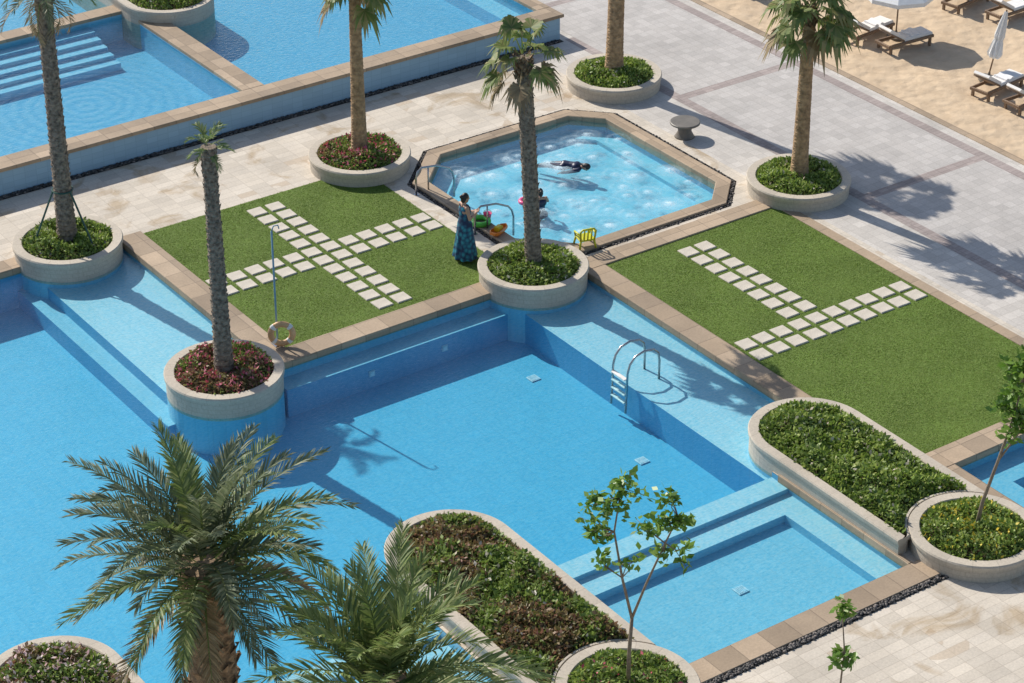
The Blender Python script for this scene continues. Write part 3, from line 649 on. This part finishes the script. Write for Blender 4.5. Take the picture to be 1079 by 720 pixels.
young_tree('thin sapling shoot at the bottom edge on the deck', Vector((5.45, 32.85, 0)),
    [([(0, 0, -.05), (.03, 0, .9), (.06, 0, 1.8), (-.03, 0, 2.6)], .024, .009)],
    [((-.05, 0, 2.7), .09, 40), ((0, 0, 2.45), .1, 26), ((.02, 0, 1.75), .12, 44), ((.15, 0, 1.55), .1, 24), ((-.1, 0, 1.5), .1, 24)], .15)

# ------------------------------------------------------------------ pool fittings
t = thing('pool_ladder', 'stainless steel pool ladder on the ledge of the main pool', 'ladder', W(27.85, 35.3, 0), TH)
for s in (-.25, .25):
    pts = [(.7, s, -.25), (.7, s, .2), (.66, s, .4), (.54, s, .52), (.28, s, .57), (.04, s, .51), (-.09, s, .36), (-.15, s, .15), (-.18, s, -.8)]
    MB().tube(pts, .026, 10).build('rail', M['steel'], t, True)
for z in (.02, -.17, -.36, -.55): MB().box(-.22, -.12, -.23, .23, z-.025, z, .006).build('tread', M['bwhite'], t)
for b_, l in ((44.9, 'curved steel handrail of the spa steps farther from the woman'), (42.4, 'curved steel handrail of the spa steps beside the toys')):
    t = thing('handrail', l, 'handrail', W(28.85, b_, 0), TH)
    MB().tube([(.0, 0, -.02), (0, 0, .45), (.05, 0, .6), (.17, 0, .68), (.6, 0, .62), (.95, 0, .45), (1.05, 0, .32), (1.1, 0, .15), (1.1, 0, -.36)], .026, 10).build('rail', M['steel'], t, True)
    MB().tube([(.35, 0, .0), (.35, 0, .66)], .02, 8).build('post', M['steel'], t, True)
    MB().tube([(0, 0, .0), (0, 0, .012)], .06, 14).build('flange', M['steel'], t)
t = thing('rescue_pole', 'tall thin blue grey rescue pole at the left lawn corner', 'pole', W(22.42, 40.55, .03), TH)
MB().tube([(0, 0, 0), (0, 0, 2.75)], .022, 8).build('pole', M['bluepole'], t, True)
MB().tube([(0, 0, 2.75), (.05, 0, 2.86), (.16, 0, 2.85), (.18, 0, 2.76)], .014, 8).build('hook', M['bluepole'], t, True)
MB().box(-.1, .1, -.1, .1, 0, .03, .008).build('base', M['steel'], t)
t = thing('lifebuoy', 'faded orange lifebuoy leaning against the rescue pole', 'lifebuoy', W(22.46, 40.42, .36), .1)
MB().torus((0, -.02, 0), .235, .07, 36, 12, 'y', 0, .75).build('ring', M['buoy'], t, True)
for k in range(4):
    an = PI/4+k*PI/2; mb = MB(); L = []
    for i in range(5):
        tt = an-.16+.08*i; L.append([Vector(((.235+.075*math.cos(u))*math.cos(tt), -.02+.058*math.sin(u), (.235+.075*math.cos(u))*math.sin(tt))) for u in [2*PI*j/10 for j in range(10)]])
    mb.loft(L); mb.build('band', M['bwhite'], t, True)
for (a, b_, z), l in zip([(27.1, 37.6, FZ+.005), (27.0, 33.6, FZ+.005), (25.2, 28.3, -.415)], ['square pale drain cover on the main pool floor nearer the lawn', 'square pale drain cover on the main pool floor nearer the shallow pool', 'square pale drain cover on the shallow square pool floor']):
    t = thing('pool_drain', l, 'drain cover', W(a, b_, z), TH)
    MB().box(-.12, .12, -.12, .12, 0, .02, .006).build('frame', M['drain'], t)
    mb = MB()
    for k in range(5): mb.box(-.09+.038*k, -.065+.038*k, -.09, .09, .02, .028)
    mb.build('grate', M['grate'], t)
for a, l in ((24.0, 'small square pool light in the lawn side wall nearer the lifebuoy'), (25.9, 'small square pool light in the lawn side wall nearer the spa')):
    t = thing('pool_light', l, 'pool light', W(a, 39.3, -.62), TH)
    MB().box(-.07, .07, -.03, 0, -.07, .07).build('frame', M['grate'], t); MB().box(-.045, .045, -.04, -.03, -.045, .045).build('lens', M['drain'], t)
t = thing('side_table', 'round dark low table beside the spa pool', 'table', W(36.2, 43.75, 0), TH)
c_ = circ(32); sw2 = lambda pr: [[(x, y, z) for x, y in c_(r)] for r, z in pr]
MB().loft(sw2([(.36, .36), (.385, .375), (.385, .41), (.365, .425)]), True, True).build('tabletop', M['table'], t)
MB().loft(sw2([(.26, 0), (.24, .03), (.17, .16), (.2, .36)]), True, True).build('base', M['table'], t, True)

# ------------------------------------------------------------------ toys
t = tag(MB().torus((0, 0, .06), .2, .065, 30, 12).build('swim_ring', M['dgreen'], None, True), 'green inflatable swim ring lying by the spa steps', 'swim ring'); t.location = W(29.2, 42.7, .05)
t = tag(MB().torus((0, 0, .05), .14, .05, 30, 12).build('swim_ring', M['dpink'], None, True), 'pink inflatable ring floating beside the bather in the spa', 'swim ring'); t.location = W(30.85, 43.15, -.08)
t = thing('toy_float', 'orange and yellow toy boat lying beside the green ring', 'toy', W(29.3, 42.05, .05), TH+.4)
MB().loft([[(x*s*.3, y*s*.14+0, z) for x, y in [(1, 0), (.7, .7), (-.7, .9), (-1, .5), (-1, -.5), (-.7, -.9), (.7, -.7)]] for s, z in ((.7, 0), (1, .06), (1.02, .12), (.9, .13), (.8, .06))], True, True).build('hull', M['dorange'], t)
MB().box(-.12, .05, -.07, .07, .07, .2, .02).build('cabin', M['dyellow'], t)
t = thing('toy_bucket', 'small pink toy bucket by the spa steps', 'toy', W(29.45, 42.75, .05), 0)
MB().loft(sw2([(.07, 0), (.1, .17), (.105, .18), (.09, .17), (.062, .01)]), True, True).build('bucket', M['dpink'], t, True)
MB().tube([(.1*math.cos(u), 0, .17+.1*math.sin(u)) for u in [PI*i/8 for i in range(9)]], .007, 6).build('handle', M['dyellow'], t)
t = thing('child_chair', 'small yellow green plastic child chair standing on the spa coping', 'chair', W(30.55, 40.38, .05), math.radians(200))
MB().box(-.19, .19, -.18, .18, .2, .235, .012).build('seat', M['lime'], t)
for sx in (-1, 1):
    for sy in (-1, 1): MB().tube([(sx*.2, sy*.19, 0), (sx*.165, sy*.155, .2)], [.024, .03], 8).build('leg', M['lime'], t, True)
mb = MB(); mb.tube([(-.17, .16, .22), (-.19, .2, .46), (-.14, .21, .52), (.14, .21, .52), (.19, .2, .46), (.17, .16, .22)], .025, 8)
for x in (-.09, 0, .09): mb.tube([(x, .165, .23), (x, .205, .51)], .02, 6)
mb.build('backrest', M['lime'], t, True)
for sx in (-1, 1): MB().tube([(sx*.185, .19, .38), (sx*.21, .0, .37), (sx*.2, -.15, .34), (sx*.175, -.16, .22)], .022, 8).build('armrest', M['lime'], t, True)

# ------------------------------------------------------------------ loungers, parasols
LS = .8
def lounger(label, loc, rz):
    t = thing('sun_lounger', label, 'sun lounger', loc, rz, 'sun loungers on the sand'); t.scale = (LS,)*3
    fr = MB().box(-1.0, 1.0, -.36, -.29, .2, .3, .01).box(-1.0, 1.0, .29, .36, .2, .3, .01).box(.93, 1.0, -.29, .29, .2, .3, .01).box(-1.0, -.93, -.29, .29, .2, .3, .01)
    for k in range(8): fr.box(-.2+.14*k, -.11+.14*k, -.29, .29, .25, .285)
    fr.build('frame', M['wick'], t)
    for x in (-.9, .82):
        for y in (-.36, .28): MB().box(x, x+.08, y, y+.08, -.1, .2).build('leg', M['wick'], t)
    MB().prism([(-.3, .3), (-.92, .68), (-.89, .73), (-.27, .35)], -.33, .33).build('backrest_frame', M['wick'], t)
    MB().box(-.25, .97, -.31, .31, .302, .39, .03).build('mattress', M['white'], t)
    MB().prism([(-.27, .36), (-.9, .735), (-.95, .8), (-.88, .86), (-.22, .45)], -.31, .31).build('backrest_cushion', M['white'], t)
    return t
spots = [(44.4, 45.95, .1, 'sun lounger left of the open white parasol'), (44.75, 44.85, -.05, 'sun lounger just right of the open white parasol'), (44.7, 41.25, .12, 'sun lounger beside the folded parasol, farther from the lawn'),
         (44.8, 40.1, 0, 'sun lounger at the right edge nearest the walkway'), (48.2, 46.0, .15, 'sun lounger in the seaward row at the top edge, left one'), (48.7, 44.7, .02, 'sun lounger in the seaward row at the top right corner'),
         (44.2, 50.4, .1, 'sun lounger cut by the top edge nearest the palm planter')]
l0 = None
for a, b_, rz, l in spots:
    l = 'white cushioned wicker '+l
    if l0 is None: l0 = lounger(l, W(a, b_, 0), TH+rz)
    else: dup(l0, W(a, b_, 0), TH+rz, l)
L = []
for i in range(9):
    x = -.22+.055*i; L.append([(x, -.26, .04+.03*math.sin(i*1.3)), (x, .26, .05+.02*math.cos(i)), (x, .26, .0), (x, -.26, 0)])
twm = MB().loft(L, True, True).mesh('towel'); twm.materials.append(M['towel'])
for (a, b_, rz, l_) in spots[:4]:
    o = bpy.data.objects.new('towel', twm); C.objects.link(o); o.location = W(a+.22, b_, .392*LS); o.rotation_euler.z = TH+rz; o.scale = (LS,)*3
    tag(o, 'folded white towel lying on the '+l_, 'towel')
def parasol_base(t): MB().loft(sw2([(.25, -.05), (.25, .05), (.05, .08), (.03, .2)]), True, True).build('base', M['table'], t)
t = thing('parasol', 'folded white parasol by the loungers at the right', 'parasol', W(45.0, 41.9, 0), TH); t.rotation_euler = (.1, .12, TH)
MB().tube([(0, 0, 0), (0, 0, 2.0)], .022, 8).build('pole', M['wick'], t); parasol_base(t)
n = 24; mb = MB(); L = []
for z, r in ((.65, .14), (.75, .17), (1.05, .13), (1.15, .105), (1.25, .12), (1.6, .09), (1.95, .035)):
    L.append([((r*(1+.28*math.cos(8*2*PI*j/n+z)))*math.cos(2*PI*j/n), (r*(1+.28*math.cos(8*2*PI*j/n+z)))*math.sin(2*PI*j/n), z) for j in range(n)])
mb.loft(L, True, True).build('canopy', M['canopy'], t)
t = thing('parasol', 'open white parasol between two loungers at the top edge', 'parasol', W(44.95, 45.4, 0), TH)
MB().tube([(0, 0, 0), (0, 0, 1.9)], .022, 8).build('pole', M['wick'], t); parasol_base(t)
L = [[(r*math.cos(2*PI*j/8), r*math.sin(2*PI*j/8), z) for j in range(8)] for r, z in ((1.0, 1.22), (1.0, 1.33), (.55, 1.62), (.02, 1.86))]
MB().loft(L, False, True).build('canopy', M['canopy'], t)
for k in range(8): MB().tube([(0, 0, 1.8), (.98*math.cos(2*PI*k/8), .98*math.sin(2*PI*k/8), 1.31)], .008, 5).build('rib', M['wick'], t)

# ------------------------------------------------------------------ people
def fuse(name, mb, vox, mat, parent, it=3):
    tmp = bpy.data.objects.new('tmp', mb.mesh('tmp')); C.objects.link(tmp)
    md = tmp.modifiers.new('r', 'REMESH'); md.mode = 'VOXEL'; md.voxel_size = vox
    ms = tmp.modifiers.new('s', 'SMOOTH'); ms.iterations = it; ms.factor = .5
    dg = bpy.context.evaluated_depsgraph_get(); dg.update()
    me = bpy.data.meshes.new_from_object(tmp.evaluated_get(dg)); me.name = name
    bpy.data.objects.remove(tmp, do_unlink=True)
    return link(name, me, mat, parent, True)
def body(J, fwd, up):
    fwd, up = Vector(fwd).normalized(), Vector(up).normalized(); rt = fwd.cross(up); mb = MB(); V = lambda k: Vector(J[k])
    mb.capsule(V('hipL'), .1, V('hipR'), .1); mb.capsule(V('pelvis'), .125, V('waist'), .1); mb.capsule(V('waist'), .1, V('chest'), .115)
    ax = (V('shR')-V('shL')).normalized(); c = V('chest'); mb.capsule(c-ax*.055, .11, c+ax*.055, .11)
    mb.capsule(V('shL'), .05, V('shR'), .05); mb.capsule(V('neck')-up*.06, .055, V('head')-up*.05, .048)
    hd = V('head'); mb.ell(hd, rt*.075, fwd*.092, up*.112); mb.ell(hd-up*.075+fwd*.03, rt*.05, fwd*.055, up*.045)
    mb.capsule(hd+fwd*.088+up*.012, .011, hd+fwd*.102-up*.018, .015)
    for s in (-1, 1): mb.ell(hd+rt*.077*s-fwd*.005, rt*.01, fwd*.018, up*.03)
    for S, sg in (('L', -1), ('R', 1)):
        mb.capsule(V('sh'+S), .05, V('el'+S), .037); mb.capsule(V('el'+S), .037, V('wr'+S), .025)
        w = V('wr'+S); d = (w-V('el'+S)).normalized(); sd = d.cross(up)
        sd = (sd if sd.length > .2 else d.cross(fwd)).normalized(); nm = sd.cross(d)
        for k in (-.022, 0, .022): mb.capsule(w, .02, w+d*.075+sd*k, .015)
        for k, l in ((-.03, .06), (-.01, .075), (.011, .07), (.03, .055)):
            p = w+d*.078+sd*k; q = p+d*l*.5+nm*.006; mb.capsule(p, .0095, q, .009); mb.capsule(q, .009, q+d*l*.42+nm*.02, .008)
        p = w+d*.025-sd*.028*sg; q = p+d*.03-sd*.025*sg; mb.capsule(p, .012, q, .01); mb.capsule(q, .01, q+d*.028, .009)
        mb.capsule(V('hip'+S), .088, V('kn'+S), .057); mb.capsule(V('kn'+S), .056, V('an'+S), .036); mb.capsule(V('an'+S), .036, V('to'+S), .027)
    return mb, rt, fwd, up, hd
def face(t, hd, rt, fwd, up):
    for s in (-1, 1): MB().ell(hd+rt*.03*s+fwd*.086+up*.008, rt*.011, fwd*.007, up*.007, 8, 6).build('eye', M['eyec'], t, True)
    MB().ell(hd+fwd*.084-up*.055, rt*.022, fwd*.008, up*.008, 8, 6).build('mouth', M['lip'], t, True)
def hair(t, hd, rt, fwd, up, bun=True, tail=None):
    mb = MB(); mb.ell(hd+up*.022-fwd*.02, rt*.085, fwd*.092, up*.108); mb.ell(hd-up*.03-fwd*.05, rt*.075, fwd*.055, up*.09)
    if bun: mb.ell(hd-fwd*.115+up*.03, rt*.045, fwd*.04, up*.045)
    if tail: mb.capsule(hd-fwd*.07, .05, hd+Vector(tail), .03)
    fuse('hair', mb, .01, M['hair'], t)
t = thing('person', 'woman in a long teal dress standing on the lawn by the spa', 'person', W(27.95, 41.5, .02), math.radians(-62))
J = dict(pelvis=(0, 0, .9), waist=(0, 0, 1.06), chest=(0, .0, 1.24), neck=(0, -.01, 1.42), head=(0, .03, 1.545), shL=(-.155, -.01, 1.36), shR=(.155, -.01, 1.36),
         elL=(-.23, .02, 1.1), elR=(.23, .02, 1.1), wrL=(-.12, .22, 1.12), wrR=(.13, .22, 1.17), hipL=(-.085, 0, .88), hipR=(.085, 0, .88),
         knL=(-.09, .03, .47), knR=(.1, .05, .47), anL=(-.09, -.02, .07), anR=(.11, .06, .07), toL=(-.1, .12, .03), toR=(.13, .2, .03))
mb, rt, fw, up, hd = body(J, (0, 1, -.22), (0, .22, 1)); fuse('body', mb, .0075, M['skin'], t); face(t, hd, rt, fw, up); hair(t, hd, rt, fw, up)
L = []; n = 48
for z, rx, ry, fo in ((.07, .30, .27, .10), (.3, .265, .235, .085), (.55, .235, .2, .06), (.8, .21, .17, .03), (.92, .205, .16, .01), (1.07, .145, .118, .0), (1.2, .165, .135, 0), (1.3, .165, .125, 0), (1.355, .13, .095, 0)):
    L.append([((rx*(1+fo*math.cos(9*u+z)))*math.cos(u), (ry*(1+fo*math.cos(9*u+z)))*math.sin(u)+.01, z) for u in [2*PI*j/n for j in range(n)]])
MB().loft(L).build('dress', M['dress'], t, True)
for s in (-1, 1): MB().tube([(s*.095, .09, 1.33), (s*.11, .03, 1.415), (s*.1, -.07, 1.36)], .018, 6).build('strap', M['dress'], t, True)
def suit(t, J):
    mb = MB(); V = lambda k: Vector(J[k])
    mb.capsule(V('hipL'), .115, V('hipR'), .115); mb.capsule(V('pelvis'), .14, V('waist'), .115); mb.capsule(V('waist'), .115, V('chest'), .13)
    ax = (V('shR')-V('shL')).normalized(); c = V('chest'); mb.capsule(c-ax*.055, .125, c+ax*.055, .125); mb.capsule(V('shL'), .066, V('shR'), .066)
    for S in 'LR':
        mb.capsule(V('sh'+S), .066, V('el'+S), .053)
        mb.capsule(V('hip'+S), .104, V('kn'+S), .073); mb.capsule(V('kn'+S), .072, V('an'+S), .052); mb.capsule(V('el'+S), .053, V('wr'+S), .04)
    fuse('swimsuit', mb, .012, M['suit'], t)
t = thing('person', 'swimmer in a dark suit floating face down in the spa pool', 'person', W(32.85, 44.3, -.1), math.radians(-112)); t.scale = (.9,)*3
J = dict(pelvis=(0, 0, .02), waist=(0, .15, .04), chest=(0, .34, .04), neck=(0, .5, .05), head=(0, .63, .07), shL=(-.16, .45, .02), shR=(.16, .45, .02),
         elL=(-.26, .22, -.04), elR=(.25, .24, -.03), wrL=(-.24, .0, -.1), wrR=(.27, .02, -.09), hipL=(-.085, -.02, .0), hipR=(.085, -.02, .0),
         knL=(-.1, -.42, -.06), knR=(.1, -.43, -.02), anL=(-.11, -.78, -.17), anR=(.11, -.8, -.1), toL=(-.11, -.93, -.22), toR=(.11, -.97, -.15))
mb, rt, fw, up, hd = body(J, (0, .15, -1), (0, 1, .15)); fuse('body', mb, .0085, M['skin'], t); face(t, hd, rt, fw, up); hair(t, hd, rt, fw, up, False, (0, -.12, .06)); suit(t, J)
t = thing('person', 'bather in dark swimwear sitting in the spa beside the pink ring', 'person', W(31.05, 42.8, .05), math.radians(20)); t.scale = (.85,)*3
J = dict(pelvis=(0, 0, -.42), waist=(0, .02, -.26), chest=(0, .05, -.06), neck=(0, .06, .12), head=(0, .1, .24), shL=(-.16, .05, .06), shR=(.16, .05, .06),
         elL=(-.28, .15, -.12), elR=(.27, .18, -.12), wrL=(-.3, .36, -.08), wrR=(.15, .38, -.09), hipL=(-.09, 0, -.42), hipR=(.09, 0, -.42),
         knL=(-.13, .4, -.46), knR=(.13, .4, -.46), anL=(-.13, .78, -.5), anR=(.13, .78, -.5), toL=(-.14, .9, -.46), toR=(.14, .9, -.46))
mb, rt, fw, up, hd = body(J, (0, 1, -.2), (0, .2, 1)); fuse('body', mb, .0085, M['skin'], t); face(t, hd, rt, fw, up); hair(t, hd, rt, fw, up)
mb = MB(); V_ = lambda k: Vector(J[k])
mb.capsule(V_('hipL'), .115, V_('hipR'), .115); mb.capsule(V_('pelvis'), .14, V_('waist'), .115); mb.capsule(V_('waist'), .115, V_('chest'), .127); mb.capsule(V_('chest')-Vector((.055, 0, 0)), .122, V_('chest')+Vector((.055, 0, 0)), .122)
fuse('swimsuit', mb, .012, M['suit'], t)

# ------------------------------------------------------------------ light, camera
w = bpy.data.worlds.new('World'); SC.world = w; w.use_nodes = True; nt = w.node_tree
EL = math.radians(39); AZ = math.radians(-45)
sky = nn(nt, 'ShaderNodeTexSky', sky_type='NISHITA', sun_disc=False, sun_elevation=EL, sun_rotation=AZ % (2*PI))
bg = nt.nodes['Background']; nt.links.new(sky.outputs[0], bg.inputs['Color']); bg.inputs['Strength'].default_value = .13
sd = bpy.data.lights.new('sun', 'SUN'); sd.energy = 5.0; sd.angle = math.radians(.5); sd.color = (1, .95, .87)
so = bpy.data.objects.new('sun', sd); C.objects.link(so)
d = Vector((math.cos(EL)*.7071, -math.cos(EL)*.7071, -math.sin(EL))); so.rotation_euler = d.to_track_quat('-Z', 'Y').to_euler(); so.location = (-30, 80, 50)
cd = bpy.data.cameras.new('camera'); cd.sensor_width = 36; cd.sensor_fit = 'HORIZONTAL'; cd.lens = 36*2600/1079; cd.clip_end = 5000; cd.clip_start = .5
co = bpy.data.objects.new('camera', cd); C.objects.link(co); co.location = (0, 0, 26.7); co.rotation_euler = (math.radians(60), 0, 0); SC.camera = co
SC.view_settings.view_transform = 'Standard'; SC.view_settings.look = 'None'; SC.view_settings.exposure = 0
